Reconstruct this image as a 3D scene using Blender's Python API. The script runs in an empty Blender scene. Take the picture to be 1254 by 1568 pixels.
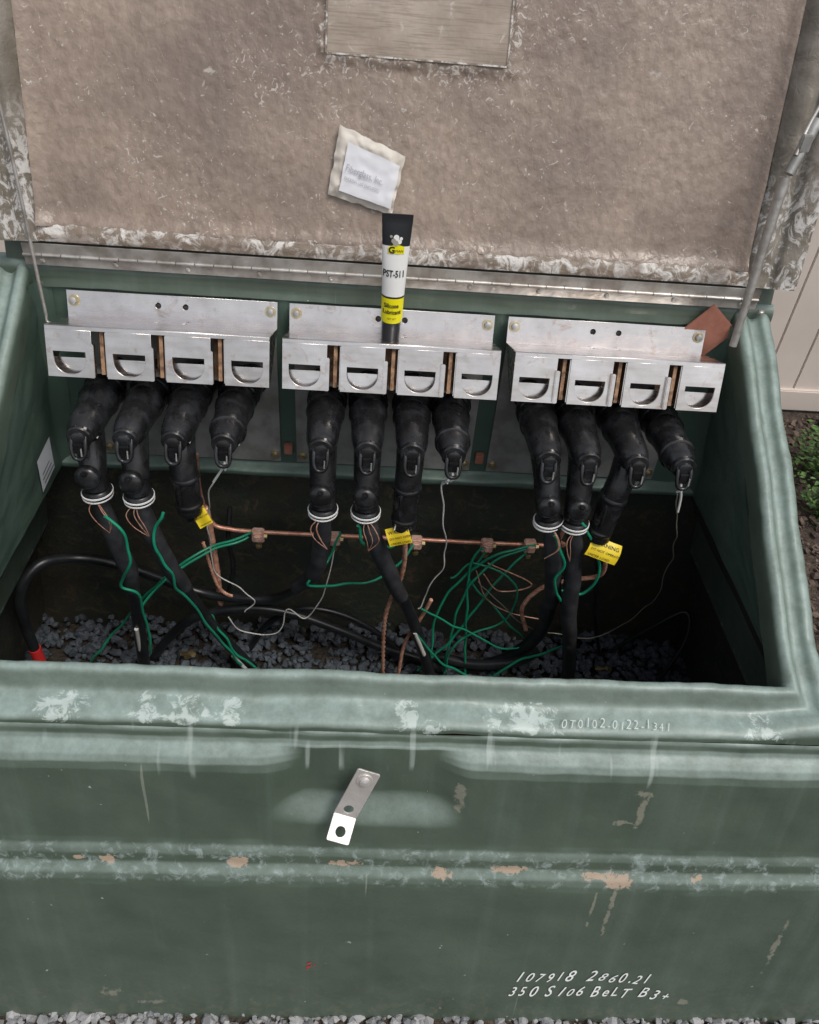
import bpy, bmesh, math, random
import numpy as np
from mathutils import Vector, Matrix, noise
random.seed(7); np.random.seed(7)
S=bpy.context.scene
COL=S.collection

# ---------------------------------------------------------------- materials
def nodes(name):
    m=bpy.data.materials.new(name); m.use_nodes=True
    nt=m.node_tree; b=nt.nodes['Principled BSDF']
    return m,nt,b
def N(nt,t,**k):
    n=nt.nodes.new(t)
    for a,v in k.items(): setattr(n,a,v)
    return n
def coords(nt,scale=(1,1,1)):
    tc=N(nt,'ShaderNodeTexCoord'); mp=N(nt,'ShaderNodeMapping'); mp.inputs['Scale'].default_value=scale
    nt.links.new(tc.outputs['Object'],mp.inputs[0]); return mp.outputs[0]
def noi(nt,scale,detail=3,rough=.55,dist=0,stretch=(1,1,1)):
    n=N(nt,'ShaderNodeTexNoise'); n.inputs['Scale'].default_value=scale; n.inputs['Detail'].default_value=detail
    n.inputs['Roughness'].default_value=rough; n.inputs['Distortion'].default_value=dist
    nt.links.new(coords(nt,stretch),n.inputs['Vector']); return n.outputs['Fac']
def ramp(nt,fac,a,b,v0=0.,v1=1.):
    r=N(nt,'ShaderNodeMapRange'); r.clamp=True
    r.inputs['From Min'].default_value=a; r.inputs['From Max'].default_value=b
    r.inputs['To Min'].default_value=v0; r.inputs['To Max'].default_value=v1
    nt.links.new(fac,r.inputs['Value']); return r.outputs[0]
def mth(nt,op,a,b=None):
    n=N(nt,'ShaderNodeMath',operation=op)
    for i,x in enumerate((a,b)):
        if x is None: continue
        if isinstance(x,(int,float)): n.inputs[i].default_value=x
        else: nt.links.new(x,n.inputs[i])
    return n.outputs[0]
def mix(nt,fac,a,b):
    n=N(nt,'ShaderNodeMix',data_type='RGBA')
    if isinstance(fac,(int,float)): n.inputs[0].default_value=fac
    else: nt.links.new(fac,n.inputs[0])
    for i,x in ((6,a),(7,b)):
        if isinstance(x,tuple): n.inputs[i].default_value=(*x,1)
        else: nt.links.new(x,n.inputs[i])
    return n.outputs[2]
def bump(nt,b,h,strength=.5,dist=.01,prev=None):
    n=N(nt,'ShaderNodeBump'); n.inputs['Strength'].default_value=strength; n.inputs['Distance'].default_value=dist
    nt.links.new(h,n.inputs['Height'])
    if prev is not None: nt.links.new(prev,n.inputs['Normal'])
    nt.links.new(n.outputs[0],b.inputs['Normal']); return n.outputs[0]
def sep(nt):
    tc=N(nt,'ShaderNodeTexCoord'); s=N(nt,'ShaderNodeSeparateXYZ'); nt.links.new(tc.outputs['Object'],s.inputs[0]); return s.outputs
def band(nt,v,a,b,soft):
    return mth(nt,'MULTIPLY',ramp(nt,v,a-soft,a),ramp(nt,v,b,b+soft,1,0))
def spots(nt,o,lst,nn,amp=9.0):
    """ragged elliptical wear marks at real places on the wall; returns mask"""
    out=None
    for x,z,rx,rz in lst:
        a=mth(nt,'DIVIDE',mth(nt,'SUBTRACT',o[0],x),rx); c=mth(nt,'DIVIDE',mth(nt,'SUBTRACT',o[2],z),rz)
        s=mth(nt,'SUBTRACT',1.0,mth(nt,'ADD',mth(nt,'MULTIPLY',a,a),mth(nt,'MULTIPLY',c,c)))
        out=s if out is None else mth(nt,'MAXIMUM',out,s)
    out=mth(nt,'ADD',mth(nt,'MULTIPLY',mth(nt,'MAXIMUM',out,-2.2),1.3),mth(nt,'MULTIPLY',mth(nt,'SUBTRACT',nn,.5),amp))
    return out
def simple(name,col,rough=.5,metal=0.,col2=None,scale=30,bs=None,bd=.002,bstr=.4,rvar=0,th=(.4,.65)):
    m,nt,b=nodes(name)
    b.inputs['Roughness'].default_value=rough; b.inputs['Metallic'].default_value=metal
    if col2:
        nt.links.new(mix(nt,ramp(nt,noi(nt,scale,3),*th),col,col2),b.inputs['Base Color'])
    else: b.inputs['Base Color'].default_value=(*col,1)
    if rvar: nt.links.new(ramp(nt,noi(nt,scale*1.7,2),.3,.7,rough-rvar,rough+rvar),b.inputs['Roughness'])
    if bs: bump(nt,b,noi(nt,bs,3),bstr,bd)
    return m

def green_fiberglass(name,c1,c2,chalk_sheen,amount,outer):
    m,nt,b=nodes(name)
    base=mix(nt,ramp(nt,noi(nt,5,4,.6),.35,.65),c1,c2)
    st=ramp(nt,noi(nt,1,3,.6,.2,(22,5,.6)),.5,.85,0,.10)
    base=mix(nt,st,base,chalk_sheen)
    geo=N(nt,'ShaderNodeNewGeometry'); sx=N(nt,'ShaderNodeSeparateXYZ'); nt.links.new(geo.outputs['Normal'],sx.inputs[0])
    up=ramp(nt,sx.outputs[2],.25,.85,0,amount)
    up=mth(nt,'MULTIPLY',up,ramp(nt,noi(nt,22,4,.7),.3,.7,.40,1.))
    base=mix(nt,up,base,chalk_sheen)  # up-facing faces: chalky weathering plus the bright sky highlight painted into the colour
    if outer:
        o=sep(nt)
        n33=noi(nt,44,4,.72,.6)
        base=mix(nt,mth(nt,'MULTIPLY',band(nt,o[2],.478,.54,.012),ramp(nt,n33,.52,.66,0,.6)),base,(.33,.40,.39))
        chips=spots(nt,o,[(-.512,.515,.010,.007),(-.458,.515,.014,.009),(-.22,.512,.020,.011),(-.026,.512,.036,.009),(.156,.500,.020,.012),(.284,.508,.030,.008),(.44,.497,.026,.007),(.497,.490,.030,.015),(.643,.500,.014,.008)],n33)
        base=mix(nt,ramp(nt,chips,.25,.5,0,.85),base,(.43,.32,.235))
        dep=spots(nt,o,[(-.515,.806,.035,.010),(-.375,.806,.022,.009),(-.305,.806,.035,.010),(-.235,.806,.020,.008),(.068,.808,.018,.012),(.118,.800,.022,.010),(.278,.808,.055,.010),(.70,.806,.03,.008)],n33,14.)
        base=mix(nt,ramp(nt,dep,.2,1.4,0,.6),base,(.56,.63,.60))
        dr=mth(nt,'MULTIPLY',band(nt,o[2],.725,.79,.015),ramp(nt,noi(nt,1,2,.5,0,(36,6,3)),.64,.70,0,.45))
        base=mix(nt,dr,base,(.42,.48,.45))
        scf=spots(nt,o,[(.172,.665,.010,.045),(.50,.70,.018,.010),(.505,.655,.008,.045),(.475,.625,.020,.007),(.49,.40,.005,.085),(.455,.41,.003,.06),(.86,.30,.006,.09),(-.50,.10,.02,.014),(-.42,.06,.03,.008),(.72,.085,.014,.012)],n33)
        base=mix(nt,ramp(nt,scf,.15,.9,0,.5),base,(.33,.31,.25))
        sc=mth(nt,'MULTIPLY',ramp(nt,noi(nt,1,2,.5,.35,(55,8,1.1)),.72,.745),ramp(nt,noi(nt,3.1,1),.54,.58))
        base=mix(nt,mth(nt,'MULTIPLY',sc,.30),base,(.42,.44,.37))
        base=mix(nt,ramp(nt,noi(nt,60,2,.6,.3),.755,.775,0,.7),base,(.45,.44,.38))
        mud=mth(nt,'MULTIPLY',ramp(nt,o[2],.0,.20,1,0),ramp(nt,n33,.5,.68,0,.5))
        base=mix(nt,mud,base,(.17,.155,.12))
    nt.links.new(base,b.inputs['Base Color'])
    nt.links.new(ramp(nt,noi(nt,12,3),.3,.7,.36,.58),b.inputs['Roughness'])
    p=bump(nt,b,noi(nt,160,2),.22,.0015)
    bump(nt,b,noi(nt,34,2,.5,.4),.28,.004,p)
    return m
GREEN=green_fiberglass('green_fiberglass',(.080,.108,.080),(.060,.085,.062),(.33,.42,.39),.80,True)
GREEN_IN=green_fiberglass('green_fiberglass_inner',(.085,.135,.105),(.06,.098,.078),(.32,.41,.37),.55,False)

def lid_mat():
    m,nt,b=nodes('beige_fiberglass')
    o=sep(nt)
    base=mix(nt,ramp(nt,noi(nt,2.4,5,.65),.38,.62),(.225,.175,.145),(.37,.29,.232))
    base=mix(nt,ramp(nt,noi(nt,1,4,.65,.3,(9,9,2.5)),.50,.72,0,.45),base,(.19,.155,.13))
    nb=noi(nt,78,2,.5,.3,(1,1,.8))
    base=mix(nt,ramp(nt,nb,.40,.60,.26,0),base,(.17,.12,.09))
    # grime where the panel meets the hinge
    base=mix(nt,mth(nt,'MULTIPLY',ramp(nt,o[2],1.345,1.40,.7,0),ramp(nt,noi(nt,16,4,.7),.4,.6)),base,(.15,.11,.085))
    d1=mth(nt,'SUBTRACT',mth(nt,'ABSOLUTE',mth(nt,'SUBTRACT',o[0],.038)),.168)
    d2=mth(nt,'SUBTRACT',1.655,o[2])
    dm=mth(nt,'MAXIMUM',d1,d2)
    near=ramp(nt,dm,.0,.20,1,0); edge=ramp(nt,dm,.004,.034,1,0)
    fib=noi(nt,66,3,.6,2.0)
    thr=mth(nt,'ADD',fib,mth(nt,'ADD',mth(nt,'MULTIPLY',near,.055),mth(nt,'MULTIPLY',edge,.07)))
    thr=mth(nt,'ADD',thr,ramp(nt,noi(nt,4.5,3),.35,.7,-.05,.055))
    base=mix(nt,ramp(nt,thr,.645,.71,0,.75),base,(.58,.54,.49))
    base=mix(nt,ramp(nt,noi(nt,17,3,.6,.5),.70,.73,0,.7),base,(.50,.46,.41))
    nt.links.new(base,b.inputs['Base Color'])
    nt.links.new(ramp(nt,noi(nt,30,3),.3,.7,.28,.50),b.inputs['Roughness'])
    p=bump(nt,b,noi(nt,170,2),.35,.002)
    bump(nt,b,nb,.42,.0045,p)
    return m
LID=lid_mat()
def fringe_mat():
    m,nt,b=nodes('frayed_fiberglass_edge')
    base=mix(nt,ramp(nt,noi(nt,34,4,.7,1.),.46,.58),(.22,.175,.135),(.62,.59,.56))
    base=mix(nt,ramp(nt,noi(nt,11,3),.5,.62,0,.75),base,(.21,.16,.125))
    nt.links.new(base,b.inputs['Base Color']); b.inputs['Roughness'].default_value=.5
    bump(nt,b,noi(nt,110,3,.7,1.),.5,.004); return m
FRINGE=fringe_mat()
def flange_mat():
    m,nt,b=nodes('lid_side_fiberglass')
    base=mix(nt,ramp(nt,noi(nt,9,4,.6,.5,(1,1,2.)),.42,.62),(.165,.145,.115),(.25,.225,.19))
    o=sep(nt)
    low=mth(nt,'MULTIPLY',ramp(nt,o[2],1.58,1.46),ramp(nt,noi(nt,42,4,.7,1.8,(1,1,.6)),.49,.57,0,.85))
    base=mix(nt,low,base,(.60,.58,.56))
    nt.links.new(base,b.inputs['Base Color']); b.inputs['Roughness'].default_value=.42
    bump(nt,b,noi(nt,46,3,.6,1.2),.4,.005); return m
FLANGE=flange_mat()
def steel_mat():
    m,nt,b=nodes('stainless_steel')
    base=mix(nt,ramp(nt,noi(nt,9,4,.6),.3,.7),(.58,.54,.52),(.74,.70,.68))
    base=mix(nt,ramp(nt,noi(nt,30,4,.7,.5),.58,.72,0,.55),base,(.40,.25,.17))
    nt.links.new(base,b.inputs['Base Color']); b.inputs['Metallic'].default_value=1.0
    nt.links.new(ramp(nt,noi(nt,1,3,.6,0,(8,90,90)),.3,.7,.15,.32),b.inputs['Roughness'])
    bump(nt,b,noi(nt,14,2),.45,.006); return m
STEEL=steel_mat()
STEELPLATE=simple('galvanised_plate',(.42,.42,.41),.5,.5,(.28,.275,.26),18,bs=60)
RUST=simple('rusty_steel',(.40,.24,.14),.6,.2,(.13,.07,.04),60,bs=120)
ALU=simple('weathered_aluminium',(.52,.50,.47),.42,.7,(.34,.31,.28),25,bs=80,rvar=.1)
def rubber_mat():
    m,nt,b=nodes('elbow_rubber')
    base=mix(nt,ramp(nt,noi(nt,26,4,.65,.4),.48,.78,0,.6),(.011,.011,.012),(.05,.055,.062))
    nt.links.new(base,b.inputs['Base Color'])
    nt.links.new(ramp(nt,noi(nt,40,3),.35,.65,.17,.42),b.inputs['Roughness'])
    return m
RUBBER=rubber_mat()
SLEEVE=simple('cold_shrink_sleeve',(.022,.023,.026),.6,0,(.045,.047,.052),30,bs=70,bd=.002)
JACKET=simple('black_jacket',(.010,.011,.013),.34,0,(.02,.022,.024),20)
GREENW=simple('green_wire',(.014,.25,.14),.36)
WHITEW=simple('white_wire',(.55,.55,.52),.5)
COPPER=simple('copper_bar',(.72,.38,.27),.4,.5,(.50,.22,.15),40,rvar=.08)
COPPERW=simple('bare_copper',(.82,.47,.34),.38,.35,(.50,.23,.15),60)
BRONZE=simple('bronze_clamp',(.78,.52,.42),.5,.2,(.55,.32,.24),70,bs=150)
BRASS=simple('brass',(.40,.32,.17),.4,.7,(.25,.18,.09),60)
WHITEP=simple('white_plastic',(.72,.72,.70),.4)
YELLOW=simple('yellow_tag_plastic',(.80,.60,.02),.45,0,(.70,.5,.02),20)
RED=simple('red_tape',(.60,.03,.03),.4)
ZINC=simple('zinc_bolt',(.55,.5,.38),.4,.8,(.5,.4,.2),90)
TERRA=simple('terracotta_board',(.38,.16,.11),.8,0,(.30,.12,.08),30,bs=80)
INK=simple('black_ink',(.015,.015,.015),.6)
CHALKINK=simple('white_paint_marker',(.80,.82,.80),.7)
FAINTINK=simple('worn_white_marker',(.58,.62,.60),.7)
def lower_mat():
    m,nt,b=nodes('ground_sleeve_fiberglass')
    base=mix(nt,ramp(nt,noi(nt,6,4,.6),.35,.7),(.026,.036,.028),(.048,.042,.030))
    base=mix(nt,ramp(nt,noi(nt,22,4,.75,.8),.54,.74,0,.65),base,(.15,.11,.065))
    nt.links.new(base,b.inputs['Base Color']); b.inputs['Roughness'].default_value=.6
    bump(nt,b,noi(nt,50,3,.6,.6),.6,.006); return m
LOWER=lower_mat()
def stone_mat(name,a,b_,c):
    m,nt,b=nodes(name)
    g=N(nt,'ShaderNodeNewGeometry')
    base=mix(nt,g.outputs['Random Per Island'],a,b_)
    base=mix(nt,ramp(nt,noi(nt,110,3,.7),.5,.75,0,.5),base,c)
    nt.links.new(base,b.inputs['Base Color']); b.inputs['Roughness'].default_value=.75
    return m
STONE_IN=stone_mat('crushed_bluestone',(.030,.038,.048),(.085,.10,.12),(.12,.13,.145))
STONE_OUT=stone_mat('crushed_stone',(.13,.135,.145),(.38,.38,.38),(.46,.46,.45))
SOIL=simple('dark_soil',(.022,.018,.014),.9,0,(.045,.034,.024),25,bs=60,bd=.02,bstr=.8)

# ---------------------------------------------------------------- mesh helpers
def mo(name,verts,faces,mat=None,parent=None,smooth=True,auto=None):
    me=bpy.data.meshes.new(name); me.from_pydata([tuple(map(float,v)) for v in verts],[],faces); me.update()
    if smooth: me.polygons.foreach_set('use_smooth',[True]*len(me.polygons))
    o=bpy.data.objects.new(name,me); COL.objects.link(o)
    if mat: me.materials.append(mat)
    if parent: o.parent=parent
    if auto is not None and smooth:
        me.update(); me.set_sharp_from_angle(angle=math.radians(auto))
    return o
def empty(name):
    e=bpy.data.objects.new(name,None); e.empty_display_size=.05; COL.objects.link(e); return e
def catmull(P,n=8):
    P=[np.array(p,float) for p in P]
    if len(P)<3: return [P[0]+(P[-1]-P[0])*t for t in np.linspace(0,1,n+1)]
    Q=[2*P[0]-P[1]]+P+[2*P[-1]-P[-2]]; out=[]
    for i in range(1,len(Q)-2):
        a,b,c,d=Q[i-1:i+3]
        for t in np.linspace(0,1,n,endpoint=False):
            out.append(.5*((2*b)+(-a+c)*t+(2*a-5*b+4*c-d)*t*t+(-a+3*b-3*c+d)*t**3))
    out.append(P[-1]); return out
def sweep(pts,rad,k=10):
    pts=[Vector(p) for p in pts]; V=[];F=[]
    t=(pts[1]-pts[0]).normalized(); u=t.orthogonal().normalized()
    for i,p in enumerate(pts):
        a=pts[max(i-1,0)]; b=pts[min(i+1,len(pts)-1)]; t2=(b-a).normalized()
        if i: u=(u-t2*u.dot(t2)).normalized()
        v=t2.cross(u)
        for j in range(k):
            an=2*math.pi*j/k; V.append(p+(u*math.cos(an)+v*math.sin(an))*rad[i])
    for i in range(len(pts)-1):
        for j in range(k):
            F.append((i*k+j,i*k+(j+1)%k,(i+1)*k+(j+1)%k,(i+1)*k+j))
    n=len(V); V.append(pts[0]); V.append(pts[-1]); m=(len(pts)-1)*k
    for j in range(k):
        F.append((n,(j+1)%k,j)); F.append((n+1,m+j,m+(j+1)%k))
    return V,F
def tube(name,P,r,mat,parent=None,k=10,n=8,straight=False,jit=0):
    if isinstance(r,(int,float)): r=[r]*len(P)
    Q=catmull([tuple(p)+(q,) for p,q in zip(P,r)],n) if not straight else [np.array(tuple(p)+(q,)) for p,q in zip(P,r)]
    pts=[q[:3].copy() for q in Q]
    if jit:
        sd=len(P)*1.7+P[0][0]*9
        for i,p in enumerate(pts[1:-1]):
            v=noise.noise_vector(Vector(p)*14+Vector((sd,0,0)))
            p+=np.array(v)*jit
    V,F=sweep(pts,[max(q[3],.0004) for q in Q],k)
    return mo(name,V,F,mat,parent,True,60)
def lathe(name,prof,origin,axis,mat,parent=None,k=24,sm=38):
    ax=Vector(axis).normalized(); u=ax.orthogonal().normalized(); v=ax.cross(u); o=Vector(origin)
    V=[];F=[]
    for d,r in prof:
        for j in range(k):
            an=2*math.pi*j/k; V.append(o+ax*d+(u*math.cos(an)+v*math.sin(an))*r)
    for i in range(len(prof)-1):
        for j in range(k): F.append((i*k+j,(i+1)*k+j,(i+1)*k+(j+1)%k,i*k+(j+1)%k))
    n=len(V); V.append(o+ax*prof[0][0]); V.append(o+ax*prof[-1][0]); m=(len(prof)-1)*k
    for j in range(k): F.append((n,j,(j+1)%k)); F.append((n+1,m+(j+1)%k,m+j))
    ob=mo(name,V,F,mat,parent,True,sm)
    bm=bmesh.new(); bm.from_mesh(ob.data); bmesh.ops.recalc_face_normals(bm,faces=bm.faces); bm.to_mesh(ob.data); bm.free()
    return ob
def grid(name,f,nu,nv,mat,parent=None,smooth=True):
    V=[f(i/nu,j/nv) for j in range(nv+1) for i in range(nu+1)]
    F=[(j*(nu+1)+i,j*(nu+1)+i+1,(j+1)*(nu+1)+i+1,(j+1)*(nu+1)+i) for j in range(nv) for i in range(nu)]
    return mo(name,V,F,mat,parent,smooth)
def box(name,c,s,mat,parent=None,M=None,bev=.0,seg=2):
    bm=bmesh.new(); bmesh.ops.create_cube(bm,size=1)
    for v in bm.verts: v.co=Vector((v.co.x*s[0],v.co.y*s[1],v.co.z*s[2]))
    if bev: bmesh.ops.bevel(bm,geom=bm.edges[:],offset=bev,segments=seg,affect='EDGES')
    for v in bm.verts:
        if M is not None: v.co=M@v.co
        v.co=v.co+Vector(c)
    me=bpy.data.meshes.new(name); bm.to_mesh(me); bm.free()
    o=bpy.data.objects.new(name,me); COL.objects.link(o); me.materials.append(mat)
    if parent:o.parent=parent
    return o
def circle(cx,cy,r,n=20): return [(cx+r*math.cos(2*math.pi*i/n),cy+r*math.sin(2*math.pi*i/n)) for i in range(n)]
def plate(name,outer,holes,th,M,mat,parent=None,bevel=.0004):
    c=bpy.data.curves.new(name,'CURVE'); c.dimensions='2D'; c.fill_mode='BOTH'; c.extrude=th/2; c.bevel_depth=bevel; c.bevel_resolution=1
    for lp in [outer]+holes:
        s=c.splines.new('POLY'); s.points.add(len(lp)-1); s.use_cyclic_u=True
        for p,q in zip(s.points,lp): p.co=(q[0],q[1],0,1)
    t=bpy.data.objects.new('tmp',c); COL.objects.link(t); bpy.context.view_layer.update()
    me=bpy.data.meshes.new_from_object(t.evaluated_get(bpy.context.evaluated_depsgraph_get())); bpy.data.objects.remove(t)
    me.transform(M); me.materials.clear(); me.materials.append(mat)
    o=bpy.data.objects.new(name,me); COL.objects.link(o)
    if parent:o.parent=parent
    return o
def frame(o,x,y,z):
    return Matrix(((x[0],y[0],z[0],o[0]),(x[1],y[1],z[1],o[1]),(x[2],y[2],z[2],o[2]),(0,0,0,1)))
def text(name,body,size,fmap,mat,parent=None,shear=.0,jit=0.,xs=1.,off=0.0):
    V=[];F=[]; x=0
    chunks=list(body) if jit else [body]
    for ch in chunks:
        if ch==' ': x+=size*.36*xs; continue
        c=bpy.data.curves.new('t','FONT'); c.body=ch; c.size=size; c.shear=shear; c.resolution_u=3; c.offset=off
        t=bpy.data.objects.new('tmp',c); COL.objects.link(t); bpy.context.view_layer.update()
        me=bpy.data.meshes.new_from_object(t.evaluated_get(bpy.context.evaluated_depsgraph_get())); bpy.data.objects.remove(t)
        a=random.uniform(-.12,.12)*(1 if jit else 0); dy=random.uniform(-1,1)*jit*size; sc=1+random.uniform(-.14,.14)*(1 if jit else 0)
        b=len(V); mx=max([v.co.x for v in me.vertices] or [0])
        for v in me.vertices:
            px,py=v.co.x*sc,v.co.y*sc
            V.append(fmap(x+(px*math.cos(a)-py*math.sin(a))*xs,py*math.cos(a)+px*math.sin(a)+dy))
        for p in me.polygons: F.append([b+i for i in p.vertices])
        x+=(mx*sc+size*.10)*xs
    return mo(name,V,F,mat,parent,False)
def nz(p,s,a): return noise.noise(Vector(p)*s)*a
def sstep(a,b,x):
    t=min(max((x-a)/(b-a),0),1); return t*t*(3-2*t)

# ================================================================ CABINET
CAB=empty('electrical_cabinet')
XL,XR,YF=-.72,.75,-.67
ZB,ZF=1.25,.84
def rimz(y): return ZB+(ZB-ZF)/.67*min(y,0) if y>YF else ZF
P=[(0,-.05),(0,-.014),(.003,.004),(.012,.013),(.022,.011),(.031,-.001),(.039,-.007),(.050,-.004),(.060,.005),(.070,.005),(.080,-.004),(.088,-.02),(.095,-.05)]
Q=[(0,-.05),(0,-.014),(.003,.005),(.012,.012),(.022,.008),(.030,-.006),(.038,-.020),(.047,-.026),(.060,-.029),(.074,-.032),(.083,-.036),(.088,-.042),(.0895,-.05)]
P=[tuple(q) for q in catmull(P,4)]; Q=[tuple(q) for q in catmull(Q,4)]
def rim_st(side,s):
    out=[]
    for (ps,ph),(qs,qh) in zip(P,Q):
        if side=='R' or side=='L':
            w=max(0,min(1,(-s-.60)/.07)); ws=w*w*(3-2*w)
            x=XR+ps if side=='R' else XL-ps
            v=(x,s-qs*w,rimz(s)+ph*(1-ws)+ws*(ph+qh)/2)
        else:
            dr=min(XR-s,s-XL); w=max(0,min(1,(.07-dr)/.07)); ws=w*w*(3-2*w)
            sx=1 if XR-s<s-XL else -1
            v=(s+sx*ps*w,YF-qs,ZF+qh*(1-ws)+ws*(ph+qh)/2)
        n=nz(v,6,.0050)+nz(v,27,.0016)+nz(v,70,.0007)
        out.append((v[0]+n*.6,v[1]+n*.4,v[2]+n))
    return out
st=[rim_st('R',y) for y in np.linspace(.045,YF,110)]+[rim_st('F',x) for x in np.linspace(XR,XL,220)[1:-1]]+[rim_st('L',y) for y in np.linspace(YF,.045,110)]
V=[v for r in st for v in r]; k=len(P)
F=[(i*k+j,i*k+j+1,(i+1)*k+j+1,(i+1)*k+j) for i in range(len(st)-1) for j in range(k-1)]
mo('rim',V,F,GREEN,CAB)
prof=[(.79,-.7595),(.784,-.763),(.774,-.766),(.767,-.771),(.760,-.781),(.752,-.791),(.742,-.799),(.726,-.805),(.56,-.838),(.545,-.842),(.536,-.847),(.527,-.851),(.507,-.855),(.498,-.861),(.489,-.868),(.476,-.873),(.46,-.877),(0,-.950),(-.06,-.958)]
pz=np.array([p[0] for p in prof][::-1]); py=np.array([p[1] for p in prof][::-1])
def Yf(z): return float(np.interp(z,pz,py))
def Yfront(x,z):
    y=Yf(z)
    wob=nz((x,z,0),8,.02)
    m=sstep(-.175,-.095,x+wob)*(1-sstep(.115,.195,x+wob))
    if z>.58:
        pk=-.772-.20*(.775-z)
        b=sstep(.600,.668,z)
        if pk>y: y=y+(pk-y)*m*b
    return y+nz((x,0,z),4,.004)+nz((x,3,z),17,.0022)
def xr(z): return float(np.interp(z,[-.06,0,.48,.53,.79],[1.095,1.08,.925,.885,.845]))
def xl(z): return -xr(z)+.03
zs=sorted(set(np.round(np.concatenate([np.linspace(-.06,.46,50),np.linspace(.46,.56,34),np.linspace(.56,.72,44),np.linspace(.72,.79,40)]),5)),reverse=True)
V=[];nx=300
for z in zs:
    for i in range(nx+1):
        x=xl(z)+(xr(z)-xl(z))*i/nx; V.append((x,Yfront(x,z) if z<.789 else Yf(z),z))
F=[(j*(nx+1)+i,(j+1)*(nx+1)+i,(j+1)*(nx+1)+i+1,j*(nx+1)+i+1) for j in range(len(zs)-1) for i in range(nx)]
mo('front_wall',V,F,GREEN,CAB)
for nm,xf,sg in (('side_wall_right',xr,1),('side_wall_left',xl,-1)):
    V=[];F=[]
    for z in zs: V+=[(xf(z),Yfront(xf(z),z) if z<.789 else Yf(z),z),(xf(z),.09,z)]
    for j in range(len(zs)-1): F.append((2*j,2*j+1,2*j+3,2*j+2))
    b=len(V); xx=XR+.095 if sg>0 else XL-.095
    V+=[(xx,-.7595,.79),(xx,.09,.79),(xx,.06,1.2),(xx,.045,1.2),(xx,-.67,.79)]; F.append(tuple(range(b,b+5)))
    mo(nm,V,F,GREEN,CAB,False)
mo('back_panel',[(-1.05,.095,0),(1.08,.095,0),(.925,.095,.48),(.845,.095,.79),(.84,.07,1.235),(-.81,.07,1.235),(-.815,.095,.79),(-.895,.095,.48)],[(0,1,2,7),(7,2,3,6),(6,3,4,5)],GREEN,CAB,False)
grid('inner_wall_right',lambda u,v:(XR+.05*v+nz((u*3,v*3,1),3,.003),(.0-.67*u)-.02*v*u,(rimz(-.67*u)-.045)*(1-v)+.772*v),40,20,GREEN_IN,CAB)
grid('inner_wall_left',lambda u,v:(XL-.03*v-nz((u*3,v*3,5),3,.003),(.0-.67*u)-.02*v*u,(rimz(-.67*u)-.045)*(1-v)+.772*v),40,20,GREEN_IN,CAB)
grid('inner_wall_front',lambda u,v:(XL-.03*v+(XR-XL+.08*v)*u,-.67-.02*v,.795*(1-v)+.772*v),10,2,GREEN_IN,CAB)
grid('inner_wall_back',lambda u,v:(XL-.03*v+(XR-XL+.08*v)*u,nz((u*8,v*3,2),2,.003),1.238*(1-v)+.765*v),60,20,GREEN_IN,CAB)
bp=[(0,1.235),(0,1.242),(.002,1.255),(.009,1.264),(.02,1.266),(.05,1.262),(.075,1.235)]
bp=[tuple(q) for q in catmull([(-.004,1.22)]+bp,3)]
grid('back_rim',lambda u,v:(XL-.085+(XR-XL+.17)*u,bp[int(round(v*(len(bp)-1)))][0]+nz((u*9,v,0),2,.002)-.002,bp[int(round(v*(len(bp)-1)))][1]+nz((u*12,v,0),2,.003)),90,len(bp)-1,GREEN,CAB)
for nm,x0,s in (('corner_fillet_right',XR,-1),('corner_fillet_left',XL,1)):
    grid(nm,lambda u,v,x0=x0,s=s:(x0-s*(.05 if s<0 else .03)*v*1+s*.035*(1-math.sin(u*math.pi/2)),-.035*(1-math.cos(u*math.pi/2))-.001,1.23*(1-v)+.772*v),8,10,GREEN_IN,CAB)
lp=[(0,.795),(-.006,.790),(-.022,.784),(-.026,.778),(-.024,.768),(-.010,.758),(.0,.752),(.03,.75)]
lp=[tuple(q) for q in catmull(lp,3)]
grid('inner_ledge',lambda u,v:(-.78+1.62*u,lp[int(round(v*(len(lp)-1)))][0]+nz((u*9,v,7),2,.002),lp[int(round(v*(len(lp)-1)))][1]+nz((u*7,v,4),2,.004)),80,len(lp)-1,GREEN_IN,CAB)
def ch(nm,a,b,c,d,n=12,m=10):
    a,b,c,d=map(Vector,(a,b,c,d))
    def f(u,v):
        p=(a*(1-u)+b*u)*(1-v)+(d*(1-u)+c*u)*v; return p+Vector((nz(p,3,.008),nz(p+Vector((5,0,0)),3,.008),0))
    grid(nm,f,n,m,LOWER,CAB)
ch('sleeve_back',(-.98,.035,.765),(1.02,.035,.765),(1.02,.035,0),(-.98,.035,0),40,16)
ch('sleeve_right_top',(.80,.04,.772),(.80,-.72,.772),(.90,-.78,.60),(.90,.04,.60))
ch('sleeve_right',(.90,.04,.60),(.90,-.78,.60),(1.0,-.9,0),(.97,.04,0))
ch('sleeve_left_top',(-.752,.04,.772),(-.752,-.72,.772),(-.88,-.78,.60),(-.88,.04,.60))
ch('sleeve_left',(-.88,.04,.60),(-.88,-.78,.60),(-.97,-.9,0),(-.97,.04,0))
ch('sleeve_front',(-.98,-.69,.773),(1.0,-.69,.773),(1.0,-.90,0),(-.98,-.90,0))

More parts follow.
